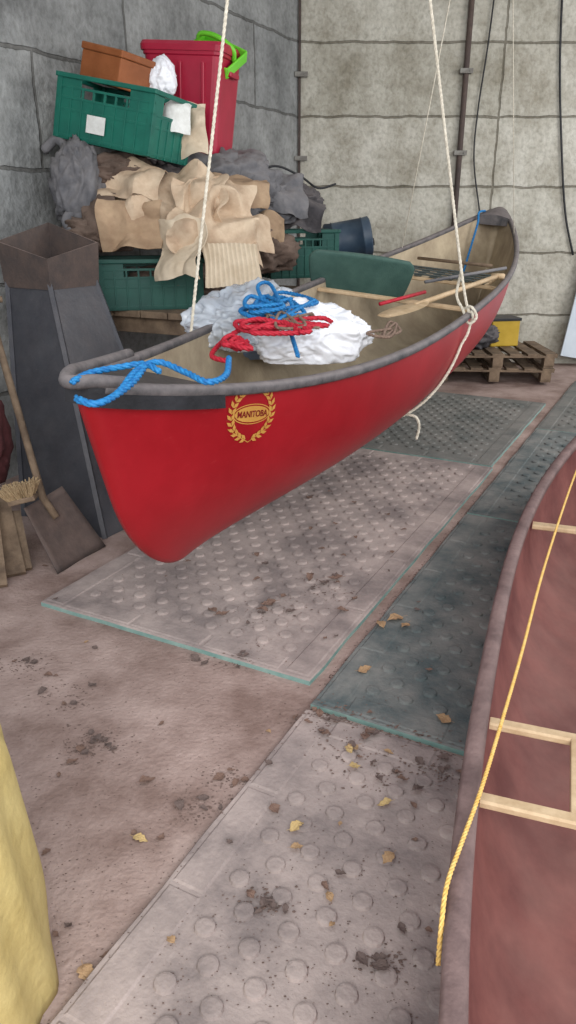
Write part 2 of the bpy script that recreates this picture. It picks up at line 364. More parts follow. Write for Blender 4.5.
# ---------------------------------------------------------------- canoes
class Hull:
    def __init__(s,L,W,D,rise,rock,R,Me,nmid=2.5,wp=2.2,wq=.85,Re=.26,hc=.5,nend=1.5):
        s.L=L;s.W=W;s.D=D;s.rise=rise;s.rock=rock;s.R=R;s.M=Me;s.nmid=nmid;s.wp=wp;s.wq=wq;s.Re=Re;s.hc=hc;s.nend=nend
    def pt(s,S,a,inset=0.0):
        u=abs(2*S-1); w=.016+s.W*max(0,1-u**s.wp)**s.wq
        zs=s.D+s.rise*u**3.2; zk=s.rock*u**4
        th=abs(a)*math.pi/2; mid=1-u**3
        n=s.nend+(s.nmid-s.nend)*mid; m=s.nend+(2.3-s.nend)*mid
        lat=w*math.sin(th)**(2/n) if th>0 else 0
        h=1-max(0,math.cos(th))**(2/m)
        if inset: lat=max(0,lat-inset*min(1,w/.05)) 
        zi=inset*(1-h)
        q=1-min(h/s.hc,1)
        off=s.R*(1-h)+s.Re*(1-math.sqrt(max(0,1-q*q)))
        x=off+(s.L-2*off)*S
        if inset: x=x+(inset if S<.5 else -inset)*(u**8)
        return Vector((x,math.copysign(lat,a),zk+(zs-zk)*h+zi))
    def world(s,S,a): return s.M@s.pt(S,a)
    def find(s,px,py,arange,Srange=(0,1)):
        best=None
        for i in range(201):
            S=Srange[0]+(Srange[1]-Srange[0])*i/200
            for a in arange:
                q=proj(s.world(S,a)); d=(q[0]-px)**2+(q[1]-py)**2
                if best is None or d<best[0]: best=(d,S,a)
        return best[1],best[2]
    def shell(s,name,mat,inset,parent,flip=False,NS=96,NA=24):
        V=[];Fc=[]
        def cs(i):
            t=i/NS; return .5-.5*math.cos(math.pi*t)*(.35)-.5*(1-2*t)*.65
        for i in range(NS+1):
            for j in range(-NA,NA+1): V.append(s.pt(cs(i),j/NA,inset))
        k=2*NA+1
        for i in range(NS):
            for j in range(k-1):
                a=i*k+j; f=(a,a+1,a+k+1,a+k); Fc.append(f if flip else f[::-1])
        for i,e in ((0,0),(NS,1)):
            for j in range(NA):
                a=i*k+j; b=i*k+k-1-j
                if j==NA-1: Fc.append((a,a+1,b))
                else: Fc.append((a,a+1,b-1,b))
        return mobj(name,V,Fc,mat,True,parent=parent)
    def rail(s,mat,parent,wi,hi,label=None,out=.006):
        for sg in (-1,1):
            P=[s.pt(i/120,sg)+Vector((0,sg*out,.004)) for i in range(1,120)]
            V=[];Fc=[]
            w2,h2=wi/2,hi/2; b=min(w2,h2)*.45
            prof=[(-w2+b,-h2),(w2-b,-h2),(w2,-h2+b),(w2,h2-b),(w2-b,h2),(-w2+b,h2),(-w2,h2-b),(-w2,-h2+b)]
            sweep(P,prof,V,Fc); mobj('gunwale',V,Fc,mat,True,parent=parent,label=label)
    def bar(s,name,S,z,wd,ht,mat,parent,rnd=False,inset=.012,label=None):
        p=s.pt(S,1); y=p.y-inset
        n=14; P=[Vector((p.x,-y+2*y*i/n,p.z-z)) for i in range(n+1)]
        V=[];Fc=[]
        if rnd: prof=circ(wd/2,10)
        else:
            b=.005; w2,h2=wd/2,ht/2
            prof=[(-w2+b,-h2),(w2-b,-h2),(w2,-h2+b),(w2,h2-b),(w2-b,h2),(-w2+b,h2),(-w2,h2-b),(-w2,-h2+b)]
        sweep(P,prof,V,Fc); return mobj(name,V,Fc,mat,rnd,parent=parent,label=label)

BH=.785; DM=.555
Btip=sp(76,386,1.98); Stip=sp(500,210,6.3)
ex=(Stip-Btip).normalized(); ey=Vector((-ex.y,ex.x,0)).normalized(); ez=ex.cross(ey)
rho=math.radians(5)
eyr=ey*math.cos(rho)+ez*math.sin(rho); ezr=ex.cross(eyr)
L1=(Stip-Btip).length
Mc=frame(Vector((0,0,0)),ex,eyr,ezr)
Mc=Matrix.Translation(Btip-(Mc@Vector((0,0,BH))))@Mc
C1=Hull(L1,.46,DM,BH-DM,.0,.24,Mc,wp=2.45,Re=.27,hc=.5,nend=1.65)
can=empty('canoe',Mc,label='red canoe with dark gunwales hung from ropes, loaded with bags',cat='canoe')
C1.shell('hull',M_red,0,can)
C1.shell('hull_liner',M_liner,.010,can,flip=True)
C1.rail(M_gun,can,.034,.034)
def deck(Hl,S0,S1,mat,parent,zoff=.014,flange=.035,dome=.03):
    V=[];Fc=[];n=18;m=10
    for i in range(n+1):
        S=S0+(S1-S0)*i/n
        p=Hl.pt(S,1); w=p.y+.022
        row=[(p.x,-w-.003,p.z-flange)]
        for j in range(m+1):
            t=-1+2*j/m; row.append((p.x,w*t,p.z+zoff+dome*(1-t*t)*min(1,w/.1)))
        row.append((p.x,w+.003,p.z-flange)); V+= [Vector(r) for r in row]
    k=m+3
    for i in range(n):
        for j in range(k-1):
            a=i*k+j; Fc.append((a,a+1,a+k+1,a+k))
    Fc.append(tuple(range(k))); Fc.append(tuple(n*k+j for j in range(k)))
    o=mobj('deck_plate',V,Fc,mat,True,parent=parent); 
    e=o.modifiers.new('es','EDGE_SPLIT'); e.split_angle=math.radians(50)
    return o
deck(C1,-0.0,.075,M_black,can,flange=.05,dome=.0)
deck(C1,.955,1.0,M_gun,can)
P=[C1.pt(S,1)+Vector((-.005,.012,.026)) for S in (.11,.08,.05,.03,.012)]+[Vector((-.03,0,BH+.02))]+[C1.pt(S,-1)+Vector((-.005,-.006,.022)) for S in (.006,.012,.02)]
tube('bow_grip',crom(P,6),.019,M_gun,10,parent=can)
def Sat(px,py): return C1.find(px,py,[-1],(.3,.98))[0]
S1=Sat(482,309); S2=Sat(507,283); S3=Sat(516,266)
C1.bar('thwart',S1,.03,.05,.02,M_wood,can)
def webseat(Hl,Sa,Sb,z,parent):
    se=empty('seat',None,parent=parent)
    Hl.bar('crossbar',Sa,z,.032,.022,M_wood,se); Hl.bar('crossbar',Sb,z,.032,.022,M_wood,se)
    a=Hl.pt(Sa,1);b=Hl.pt(Sb,1)
    hw=min(a.y,b.y)*.72; zz=(a.z+b.z)/2-z+.014
    lst=[]
    for i in range(7):
        y=-hw+2*hw*i/6; lst.append((((a.x+b.x)/2,y,zz),(b.x-a.x+.03,.05,.004)))
    for i in range(4):
        x=a.x+.03+(b.x-a.x-.06)*i/3; lst.append(((x,0,zz+.004),(.045,2*hw,.004)))
    boxes('webbing',lst,M_web,0,parent=se)
    for s in (-1,1): boxes('side_rail',[(((a.x+b.x)/2,s*hw*1.08,zz-.014),(b.x-a.x,.03,.022))],M_wood,.003,parent=se)
webseat(C1,S2,min(.93,S2+.06),.05,can)

def onc(px,py,z):
    r=ray(px,py); Mi=Mc.inverted(); o=Mi@CAM; d=Mi.to_3x3()@r
    t=(z-o.z)/d.z; return CAM+r*t
def lonc(px,py,z): return Mc.inverted()@onc(px,py,z)
ZS=DM-.53
Mi3=Mc.inverted().to_3x3()
c=lonc(360,276,.56+ZS); ud=(Mi3@Vector((1,.12,0))).normalized(); ud.z*=.3; ud.normalize(); nd=Vector((-ud.y,ud.x,0)).normalized()
V=[];Fc=[]; n=20;m=12
for i in range(n+1):
    for j in range(m+1):
        u=-1+2*i/n; v=j/m
        rnd=(1-.16*(1-v)**2-.12*max(0,(v-.8)/.2)**2)
        p=c+ud*(u*.32*rnd)+nd*(-.04*(1-u*u)-.09*(v-.5))+Vector((0,0,(v-.5)*.25+.012*(1-u*u)-.03*u))
        V.append(p)
for i in range(n):
    for j in range(m):
        a=i*(m+1)+j; Fc.append((a,a+m+1,a+m+2,a+1))
bk=mobj('backrest',V,Fc,M_green,True,parent=can,label='green padded canvas backrest')
s=bk.modifiers.new('s','SOLIDIFY'); s.thickness=.04; s.offset=0
b=bk.modifiers.new('b','BEVEL'); b.width=.014; b.segments=3

# decal
DSC=1.2
Sd,ad=C1.find(252,413,[-(.4+.01*i) for i in range(60)],(.02,.4))
dS=(C1.pt(Sd+.01,ad)-C1.pt(Sd-.01,ad)).length/.02; dA=(C1.pt(Sd,ad+.01)-C1.pt(Sd,ad-.01)).length/.02
def dmap(u,v,off=.0025):
    u*=DSC; v*=DSC
    S=Sd+u/dS; a=ad-v/dA
    slope=(C1.pt(Sd,ad-.05)-C1.pt(Sd,ad+.05)); S-= (slope.x/ max(.01,slope.z))*v/ (C1.L)*.9
    p=C1.pt(S,a); tx=C1.pt(S+.002,a)-C1.pt(S-.002,a); ta=C1.pt(S,a-.01)-C1.pt(S,a+.01)
    nn=tx.cross(ta).normalized()
    if nn.y>0: nn=-nn
    return p+nn*off
V=[];Fc=[]
def poly(pts,off=.0025):
    b=len(V)
    for q in pts: V.append(dmap(q[0],q[1],off))
    Fc.append(tuple(range(b,b+len(pts))))
for sgn in (-1,1):
    for i in range(11):
        th=math.radians(-82+i*14); cxx=.078*math.cos(th)*sgn; cyy=.082*math.sin(th)
        for io in (-1,1):
            ang=(math.atan2(math.cos(th),-math.sin(th)*sgn)) + io*.55
            l=.026; w=.006; ca,sa=math.cos(ang),math.sin(ang)
            poly([(cxx,cyy),(cxx+l*.5*ca-w*sa,cyy+l*.5*sa+w*ca),(cxx+l*ca,cyy+l*sa),(cxx+l*.5*ca+w*sa,cyy+l*.5*sa-w*ca)])
for a,bq in (((-.085,-.045),(-.0,-.095)),((.0,-.095),(.085,-.045))):
    for k in range(6):
        x0=a[0]+(bq[0]-a[0])*k/6;y0=a[1]+(bq[1]-a[1])*k/6;x1=a[0]+(bq[0]-a[0])*(k+1)/6;y1=a[1]+(bq[1]-a[1])*(k+1)/6
        poly([(x0,y0),(x1,y1),(x1,y1+.003),(x0,y0+.003)])
nn=36
for k in range(nn):
    a0=2*math.pi*k/nn;a1=2*math.pi*(k+1)/nn
    poly([(0,0),(.066*math.cos(a0),.026*math.sin(a0)),(.066*math.cos(a1),.026*math.sin(a1))])
    poly([(.074*math.cos(a0),.033*math.sin(a0)),(.074*math.cos(a1),.033*math.sin(a1)),(.070*math.cos(a1),.030*math.sin(a1)),(.070*math.cos(a0),.030*math.sin(a0))])
mobj('logo_decal',V,Fc,M_gold,parent=can,label='gold laurel wreath emblem')
fc=bpy.data.curves.new('t','FONT'); fc.body='MANITOBA'; fc.size=.026; fc.align_x='CENTER'; fc.align_y='CENTER'; fc.offset=.0006
fo=bpy.data.objects.new('t',fc); sc.collection.objects.link(fo); bpy.context.view_layer.update()
tm=bpy.data.meshes.new_from_object(fo); bpy.data.objects.remove(fo)
xs=[v.co.x for v in tm.vertices]; k=.116/(max(xs)-min(xs))
for v in tm.vertices: v.co=dmap(v.co.x*k,v.co.y*k*1.25,.004)
tm.materials.clear(); tm.materials.append(M_dred)
to=bpy.data.objects.new('lettering',tm); sc.collection.objects.link(to); fin(to,parent=can)

zB=BH+.03
def oc(l,z): return [onc(x[0],x[1],z if len(x)<3 else x[2]) for x in l]
rope('mooring_rope',[oc([(76,398,zB),(95,404,zB),(118,393,zB),(136,371,zB+.01),(158,362,zB+.01),(185,372,zB),(208,382,zB),(226,375,zB-.01),(229,358,zB-.02)],.6),
 oc([(72,382,zB),(90,373,zB),(120,367,zB),(145,364,zB+.01),(160,372,zB)],.6),oc([(78,400,zB),(100,403,zB),(130,385,zB),(146,365,zB+.01)],.6)],.009,M_br,label='bright blue twisted rope looped over the bow',cat='rope')

gl=C1.find(188,322,[1],(.05,.5)); gr=C1.find(470,320,[-1],(.3,.8))
GL=C1.world(gl[0],1); GR=C1.world(gr[0],-1)
def upto(P,px,py,zt):
    r=ray(px,py); t=((P-CAM).y)/r.y; Q=CAM+r*t; k=(zt-P.z)/(Q.z-P.z); return P+(Q-P)*k
T1=upto(GL,228,0,3.94)
rope('suspension_rope',[T1,T1.lerp(GL,.5),GL+Vector((-.015,.01,.02)),C1.M@(C1.pt(gl[0],.92)+Vector((0,.012,0))),C1.M@(C1.pt(gl[0]+.02,.7)+Vector((0,.012,-.01)))],.0065,M_wr,pitch=.06,label='white rope holding the bow half of the canoe',cat='rope',group='white ropes suspending the canoe')
T2=upto(GR,430,0,3.94)
fk=C1.find(405,424,[-.02,-.1,-.2,-.3],(.2,.8)); 
hs=[]
for k in range(14):
    f=k/13; a=-.98+(fk[1]+.98)*f; S=gr[0]+(fk[0]-gr[0])*f
    p=C1.pt(S,a); p2=C1.pt(S,max(-1,a-.02)); p3=C1.pt(S+.002,a)-p; nn=(p3).cross(p2-p).normalized()
    if (nn.y>0): nn=-nn
    hs.append(C1.M@(p+nn*.012+Vector((0,-.012 if k<2 else 0,0))))
rope('suspension_rope',[[T2,T2.lerp(GR,.5),GR+(T2-GR)*.06,GR+Vector((.02,-.03,.02))]+hs,
   [GR+Vector((-.02,.03,.03)),GR+Vector((.01,-.03,.05)),GR+Vector((.04,-.04,.0)),GR+Vector((.0,-.05,-.03)),GR+Vector((-.02,.01,.03)),GR+Vector((-.05,.05,.10)),GR+Vector((-.04,.03,.22))],
   [hs[-2],hs[-2]+Vector((.05,-.02,-.01)),hs[-2]+Vector((.07,-.02,-.06)),hs[-2]+Vector((.06,-.02,-.13))]],.0075,M_wr,pitch=.06,label='white rope slung round the hull and knotted at the rail',cat='rope',group='white ropes suspending the canoe')
g3=C1.find(392,226,[1],(.4,.98)); G3=C1.world(g3[0],1); T3=upto(G3,450,0,3.94)
tube('suspension_rope',[T3,G3],.004,M_wr,6,label='thin white cord running up from the far gunwale',cat='rope',group='white ropes suspending the canoe')
g4=C1.find(519,235,[-1],(.7,.99)); G4=C1.world(g4[0],-1); T4=upto(G4,513,0,3.94)
tube('suspension_rope',[T4,G4],.003,M_wr,6,label='thin white cord rising from the stern',cat='rope',group='white ropes suspending the canoe')
rope('tie_rope',[C1.world(.975,1)+Vector((0,0,.03)),C1.world(.96,1)+Vector((.0,-.02,.04)),C1.world(.945,1)+Vector((.04,-.05,-.02)),C1.world(.935,.9)+Vector((.04,-.05,-.10)),C1.world(.925,.8)+Vector((.04,-.05,-.15))],.009,M_br,label='short blue rope tied at the stern',cat='rope')

# ---- load inside the canoe
yaw=math.atan2(ex.y,ex.x)
blob('folded_tarp',onc(275,332,.36+ZS),(.46,.24,.13),M_bluec,3,.12,1.5,5,yaw,.15,label='pale blue folded tarpaulin under the plastic bags',cat='tarpaulin')
blob('plastic_bag',onc(250,322,.50+ZS),(.37,.23,.15),M_film,1,.2,1.8,6,yaw,.28,label='crumpled clear plastic bag lying in the canoe',cat='plastic bag')
blob('plastic_bag',onc(308,338,.49+ZS),(.26,.17,.15),M_white,2,.18,1.7,6,yaw-.9,.22,label='glossy white plastic bag beside the coiled ropes',cat='plastic bag')
def tangle(cx_,cy_,rx,ry,z,n,seed,zj=.03):
    r=random.Random(seed); P=[]
    for i in range(n):
        a=i*2.2+r.uniform(-.7,.7); k=r.uniform(.35,1)
        P.append(onc(cx_+rx*k*math.cos(a),cy_+ry*k*math.sin(a),z+ZS+r.uniform(0,zj)))
    return P
rope('rope_coil',[tangle(282,308,42,18,.66,15,1),tangle(264,302,22,16,.68,9,5),oc([(262,300,.69),(258,286,.72),(270,284,.72),(283,310,.69),(290,330,.66),(298,356,.64)],.5)],.009,M_br,label='tangled bright blue rope on top of the bags',cat='rope')
rope('rope_coil',[tangle(278,326,50,10,.66,10,3),tangle(236,342,20,12,.64,11,9),oc([(230,362,.64),(212,354,.64),(240,330,.67),(280,322,.69),(320,318,.69),(332,322,.68)],.5)],.010,M_rr,label='tangled crimson rope beside the blue rope',cat='rope')
rope('rope_coil',[tangle(285,320,40,16,.66,12,14)],.006,M_brr,label='grey-brown weathered rope tangled among the others',cat='rope')
rope('rope_coil',[tangle(385,332,22,12,.55,9,4)],.007,M_brr,label='dark frayed rope coil lying by the white bag',cat='rope')
tube('paddle_shaft',[onc(380,304,.54+ZS),onc(425,292,.54+ZS)],.010,M_rr,8,label='slim red shaft lying behind the green backrest',cat='paddle')
def paddle(a,b,label,mat):
    L=(b-a).length; exx=(b-a).normalized(); eyy=Vector((0,0,1)).cross(exx).normalized(); ezz=exx.cross(eyy)
    e=empty('paddle',frame(a,exx,eyy,ezz),label=label,cat='paddle')
    tube('shaft',[Vector((.30,0,0)),Vector((L,0,0))],.014,mat,10,parent=e)
    V=[];Fc=[];n=14
    for i in range(n+1):
        t=i/n; w=.075*math.sin(math.pi*min(1,(.12+t*.88)))**.5 if t<1 else .014
        for (y,z) in ((-w,0),(-w*.4,.007),(w*.4,.007),(w,0),(w*.4,-.007),(-w*.4,-.007)): V.append(Vector((t*.42,y,z)))
    for i in range(n):
        for j in range(6): Fc.append((i*6+j,i*6+(j+1)%6,(i+1)*6+(j+1)%6,(i+1)*6+j))
    Fc.append(tuple(range(6))[::-1]); Fc.append(tuple(n*6+j for j in range(6)))
    mobj('blade',V,Fc,mat,False,parent=e)
    tube('grip',[Vector((L,-.04,0)),Vector((L,.04,0))],.016,mat,8,parent=e)
paddle(onc(385,316,.54+ZS),onc(498,276,.57+ZS),'pale wooden canoe paddle laid across the thwarts',M_wood)
tube('wooden_pole',[onc(418,258,.50+ZS),onc(492,266,.53+ZS)],.011,M_wood2,8,label='weathered slim pole laid beside the stern seat',cat='pole')
tube('wooden_pole',[onc(425,282,.545+ZS),onc(506,268,.60+ZS)],.010,M_dark2,8,label='slim grey pole laid over the stern thwart',cat='pole')

# ---- second canoe
d2=Vector((.33,.944,0)).normalized(); n2=Vector((d2.y,-d2.x,0))
o2=n2*.37+d2*(-.55)
M2=frame(o2+Vector((0,0,.026)),d2,-n2,Vector((0,0,1)))
C2=Hull(5.15,.42,.36,.16,.02,.2,M2,2.8,2.6,.9,Re=.1)
can2=empty('canoe',M2,label='old faded red open canoe resting on the mats',cat='canoe')
C2.shell('hull',M_c2o,0,can2); C2.shell('hull_liner',M_c2,.012,can2,flip=True)
C2.rail(M_gun2,can2,.046,.036)
def S2at(px,py): return C2.find(px,py,[1],(.1,.98))[0]
sa,sb,scc=S2at(486,785),S2at(500,712),S2at(536,522)
se=empty('seat_frame',None,parent=can2)
C2.bar('crossbar',sa,.035,.036,.022,M_wood,se,inset=.02); C2.bar('crossbar',sb,.035,.034,.022,M_wood,se,inset=.02)
A=C2.pt(sa,1);B=C2.pt(sb,1)
for s in (-1,1): boxes('side_rail',[(((A.x+B.x)/2,s*.2,A.z-.035),(B.x-A.x,.03,.02))],M_wood,.003,parent=se)
C2.bar('thwart',scc,.03,.045,.022,M_wood,can2,inset=.02)
yp=gp
rope('painter_rope',[yp(590,440,.50),yp(573,480,.47),yp(545,565,.445),yp(522,652,.43),yp(500,728,.425),yp(481,790,.425),yp(462,842,.425),yp(447,885,.425),yp(441,930,.40),yp(438,965,.35)],.0048,M_yr,label='yellow rope stretched along the second canoe rail',cat='rope')

# ---------------------------------------------------------------- hopper
hc=Vector((-.96,3.66,0)); hr=Vector((.52,.854,0)).normalized(); hl=Vector((-hr.y,hr.x,0))
def quad(cn,s): return [cn,cn+hr*s,cn+hr*s+hl*s,cn+hl*s]
B0=quad(hc,.62)
tc0=Vector((-1.246,4.14,0)); T0=[v+Vector((0,0,1.24)) for v in quad(tc0,.33)]
hop=empty('steel_hopper',Matrix.Translation(hc),label='tall blackened steel flared flue hood standing on floor',cat='metal hood')
o=mobj('body',[v-hc for v in B0+T0],[(0,1,5,4),(1,2,6,5),(2,3,7,6),(3,0,4,7)],M_steel,parent=hop); s=o.modifiers.new('s','SOLIDIFY'); s.thickness=.006
tc1=tc0-hr*.012-hl*.012
C0=[v+Vector((0,0,1.215)) for v in quad(tc1,.354)]
ctr=(tc1+hr*.177+hl*.177)
zz_=[1.37,1.44,1.54,1.45]
C1_=[ctr+(Vector((v.x,v.y,0))-ctr)*1.06+Vector((0,0,zz_[i])) for i,v in enumerate(C0)]
o=mobj('collar',[v-hc for v in C0+C1_],[(0,1,5,4),(1,2,6,5),(2,3,7,6),(3,0,4,7)],M_rust,parent=hop); s=o.modifiers.new('s','SOLIDIFY'); s.thickness=.014
V=[];Fc=[]
for i in range(4):
    sweep([B0[i]-hc,T0[i]-hc],[(-.012,-.012),(.012,-.012),(.012,.012),(-.012,.012)],V,Fc)
mobj('corner_seam',V,Fc,M_steel,parent=hop)

# shovel
sh=empty('shovel',Matrix.Identity(4),label='rusty square-mouth shovel leaning beside the steel hood',cat='shovel')
bl0=gp(58,574,.006); br0=gp(106,546,.006); tl=sp(24,508,3.60); tr=sp(62,486,3.78)
V=[];Fc=[];n=10
for i in range(n+1):
    for j in range(n+1):
        u=i/n;v=j/n
        p=(bl0.lerp(br0,u)).lerp(tl.lerp(tr,u),v); nn=(br0-bl0).cross(tl-bl0).normalized()
        if nn.y>0: nn=-nn
        p=p-nn*(.03*(math.sin(math.pi*u))*(.5+.5*v))
        V.append(p)
for i in range(n):
    for j in range(n):
        a=i*(n+1)+j; Fc.append((a,a+n+1,a+n+2,a+1))
o=mobj('blade',V,Fc,M_rust,True,parent=sh); s=o.modifiers.new('s','SOLIDIFY'); s.thickness=.004
a=tl.lerp(tr,.5); top=sp(-14,300,3.75)
tube('shaft',[a+(bl0.lerp(br0,.5)-a)*.35+Vector((0,-.01,.01)),a+Vector((0,-.01,0)),top],.018,M_wood2,10,parent=sh)
tube('handle',[top+Vector((-.07,-.03,0)),top+Vector((.07,.03,0))],.016,M_wood2,8,parent=sh)
bh=sp(22,497,3.5)
brm=empty('brush',Matrix.Translation(bh)@Matrix.Rotation(math.radians(-14),4,'Y'),label='worn straw brush resting against the shovel',cat='brush')
V=[];Fc=[];rr=random.Random(4)
for i in range(260):
    x=rr.uniform(-.06,.06);y=rr.uniform(-.03,.03); p=Vector((x,y,.0)); q=p+Vector((x*.45+rr.uniform(-.014,.014),y*.6+rr.uniform(-.014,.014),.06+rr.uniform(-.018,.012)))
    sweep([p,q],circ(.003,4),V,Fc)
mobj('bristles',V,Fc,M_brist,parent=brm)
boxes('head_block',[((0,0,-.012),(.13,.06,.025))],M_wood2,.006,parent=brm)
for (a,b,w) in (((12,578),(-6,495),.13),((-6,590),(-20,470),.12),((26,572),(14,512),.06)):
    p0=gp(a[0],a[1],.0); p1=sp(b[0],b[1],3.75)
    V=[];Fc=[]; sweep([p0+Vector((0,0,.012)),p0.lerp(p1,.5),p1],[(-w/2,-.012),(w/2,-.012),(w/2,.012),(-w/2,.012)],V,Fc); mobj('wood_offcut',V,Fc,M_wood2,label='weathered offcut board leaning near the shovel',cat='wooden board',group='offcut boards leaning by the shovel')
blob('maroon_bundle',sp(-18,430,3.65),(.11,.1,.28),M_redcl,4,.25,1.6,4,0,.3,1.0,label='dark maroon cloth bundle slumped against the tools',cat='cloth')

# ---------------------------------------------------------------- bench and pile
wdir=-dl
bc=Vector((-.40,5.62,0)); ba=math.atan2(wdir.y,wdir.x)
bench=empty('workbench',TR(bc,ba),label='rough wooden bench buried under crates and sheets',cat='bench')
BZ=1.03
boxes('top',[((0,-.5+.2*i+.1,BZ-.02),(1.95,.19,.04)) for i in range(5)],M_wood2,.004,parent=bench)
boxes('frame',[((0,s*.46,BZ-.09),(1.85,.04,.1)) for s in (-1,1)]+[((s*.9,0,BZ-.09),(.04,.9,.1)) for s in (-1,1)],M_wood2,.003,parent=bench)
for sx in (-1,1):
    for sy in (-1,1): boxes('leg',[((sx*.88,sy*.43,(BZ-.04)/2),(.08,.08,BZ-.04))],M_wood2,.004,parent=bench)

def crate(M,w,d,h,mat,label,lab=False,group=None):
    e=empty('plastic_crate',M,label=label,cat='crate',group=group); t=.012; L=[]
    L.append(((0,0,.006),(w-.02,d-.02,.012)))
    for s in (-1,1):
        y=s*(d/2-.01)
        L.append(((0,y,h*.33),(w-.02,t*.6,h*.62)))
        for z in (.02,h*.46,h*.64,h*.8): L.append(((0,y,z),(w,t,.014)))
        n=9
        for i in range(n): L.append(((-w/2+.03+(w-.06)*i/(n-1),y,h*.32),(.010,t*1.6,h*.6)))
        for i in range(n): L.append(((-w/2+.03+(w-.06)*i/(n-1),y,h*.72),(.012,t*1.1,h*.2)))
        L.append(((-w*.36,y,h*.78),(w*.22,t*.6,h*.3))); L.append(((w*.36,y,h*.78),(w*.22,t*.6,h*.3)))
        x=s*(w/2-.01)
        L.append(((x,0,h*.33),(t*.6,d-.02,h*.62)))
        for z in (.02,h*.46,h*.64): L.append(((x,0,z),(t,d,.014)))
        for i in range(6):
            yy=-d/2+.03+(d-.06)*i/5
            hh=h*.94 if i in(0,5) else h*.6
            L.append(((x,yy,hh/2),(t*1.6,.010,hh)))
        for q in (-1,1): L.append(((x,q*d*.36,h*.78),(t*.6,d*.22,h*.3)))
    for sx in (-1,1):
        for sy in (-1,1): L.append(((sx*(w/2-.018),sy*(d/2-.018),h/2),(.036,.036,h*.98)))
    boxes('body',L,mat,.0015,parent=e)
    r=.024
    boxes('rim',[((0,s*(d/2-.005),h-.012),(w+.02,r,.026)) for s in (-1,1)]+[((s*(w/2-.005),0,h-.012),(r,d+.02,.026)) for s in (-1,1)],mat,.005,parent=e)
    if lab: boxes('paper_label',[((-w*.05,-d/2-.008,h*.3),(.13,.002,.095))],M_label,0,parent=e)
    return e
crate(TR(sp(117,150,4.55)+Vector((0,.12,0)),math.radians(-24),math.radians(-4),math.radians(11)),.68,.44,.35,M_crate,'teal green plastic crate tilted on top of heap',True)
crate(TR(Vector((-.88,5.04,BZ)),math.radians(12)),.64,.42,.30,M_crate2,'dark green plastic crate resting on the bench')
crate(TR(sp(297,278,5.7)+Vector((0,.15,0)),math.radians(20)),.54,.36,.34,M_crate2,'green slatted crate beside the dark bags')
def tub(M,w,d,h,label):
    e=empty('storage_tub',M,label=label,cat='storage box')
    V=[];Fc=[]
    def ring(w_,d_,z,r=.05):
        out=[]
        for (sx,sy,a0) in ((1,1,0),(-1,1,90),(-1,-1,180),(1,-1,270)):
            for k in range(5):
                a=math.radians(a0+k*22.5); out.append(Vector((sx*(w_/2-r)+r*math.cos(a),sy*(d_/2-r)+r*math.sin(a),z)))
        return out
    rs=[ring(w*.86,d*.84,0),ring(w*.87,d*.85,.02),ring(w*.96,d*.96,h*.84),ring(w*1.0,d*1.0,h*.85),ring(w*1.0,d*1.0,h*.89)]
    for r in rs: V+=r
    n=20
    for i in range(len(rs)-1):
        for j in range(n): Fc.append((i*n+j,i*n+(j+1)%n,(i+1)*n+(j+1)%n,(i+1)*n+j))
    Fc.append(tuple(range(n))[::-1]); mobj('body',V,Fc,M_rbox,False,parent=e)
    V=[];Fc=[]; rs=[ring(w*1.04,d*1.05,h*.88),ring(w*1.05,d*1.06,h*.93),ring(w*1.02,d*1.02,h*.96),ring(w*.94,d*.93,h*.96),ring(w*.92,d*.91,h*.94)]
    for r in rs: V+=r
    for i in range(len(rs)-1):
        for j in range(n): Fc.append((i*n+j,i*n+(j+1)%n,(i+1)*n+(j+1)%n,(i+1)*n+j))
    Fc.append(tuple(range(4*n,5*n))); Fc.append(tuple(range(n))[::-1]); mobj('lid',V,Fc,M_rbox,False,parent=e)
    for s in (-1,1): boxes('handle',[((s*w*.51,0,h*.72),(.03,.16,.03))],M_rbox,.006,parent=e)
    for x in (-.28,0,.28): boxes('rib',[((x*w,-d*.455,h*.42),(.02,.03,h*.74),Matrix.Rotation(math.radians(4),4,'X'))],M_rbox,.005,parent=e)
    return e
tub(TR(sp(188,152,5.0)+Vector((0,.2,0)),math.radians(-16),0,math.radians(4)),.55,.42,.66,'large crimson plastic storage box with fitted lid')
lm=empty('lime_caddy',TR(sp(214,56,4.85)+Vector((0,.12,0)),math.radians(-20),math.radians(35),math.radians(24)),label='lime green plastic carry caddy perched on red box',cat='plastic caddy')
boxes('tray',[((0,0,.0),(.32,.24,.02)),((0,.12,.03),(.32,.014,.07)),((0,-.12,.03),(.32,.014,.07)),((.16,0,.03),(.014,.24,.07)),((-.16,0,.03),(.014,.24,.07))],M_lime,.006,parent=lm)
tube('handle',crom([Vector((-.14,0,.04)),Vector((-.12,0,.12)),Vector((0,0,.15)),Vector((.12,0,.12)),Vector((.14,0,.04))],6),.016,M_lime,8,parent=lm)
bx=empty('brown_box',TR(sp(112,84,4.62)+Vector((0,.08,.0)),math.radians(-34),math.radians(-5),math.radians(14)),label='small orange-brown wooden box perched on the green crate',cat='box')
boxes('body',[((0,0,.07),(.33,.28,.16))],M_brown,.008,parent=bx)
boxes('lid',[((0,0,.17),(.345,.295,.04))],M_brown,.008,parent=bx)
blob('white_plastic_wrap',sp(160,80,4.75),(.09,.08,.11),M_white,41,.2,1.4,5,0,.25,.9,label='small crumpled white plastic bag wedged beside the crate',cat='plastic bag')

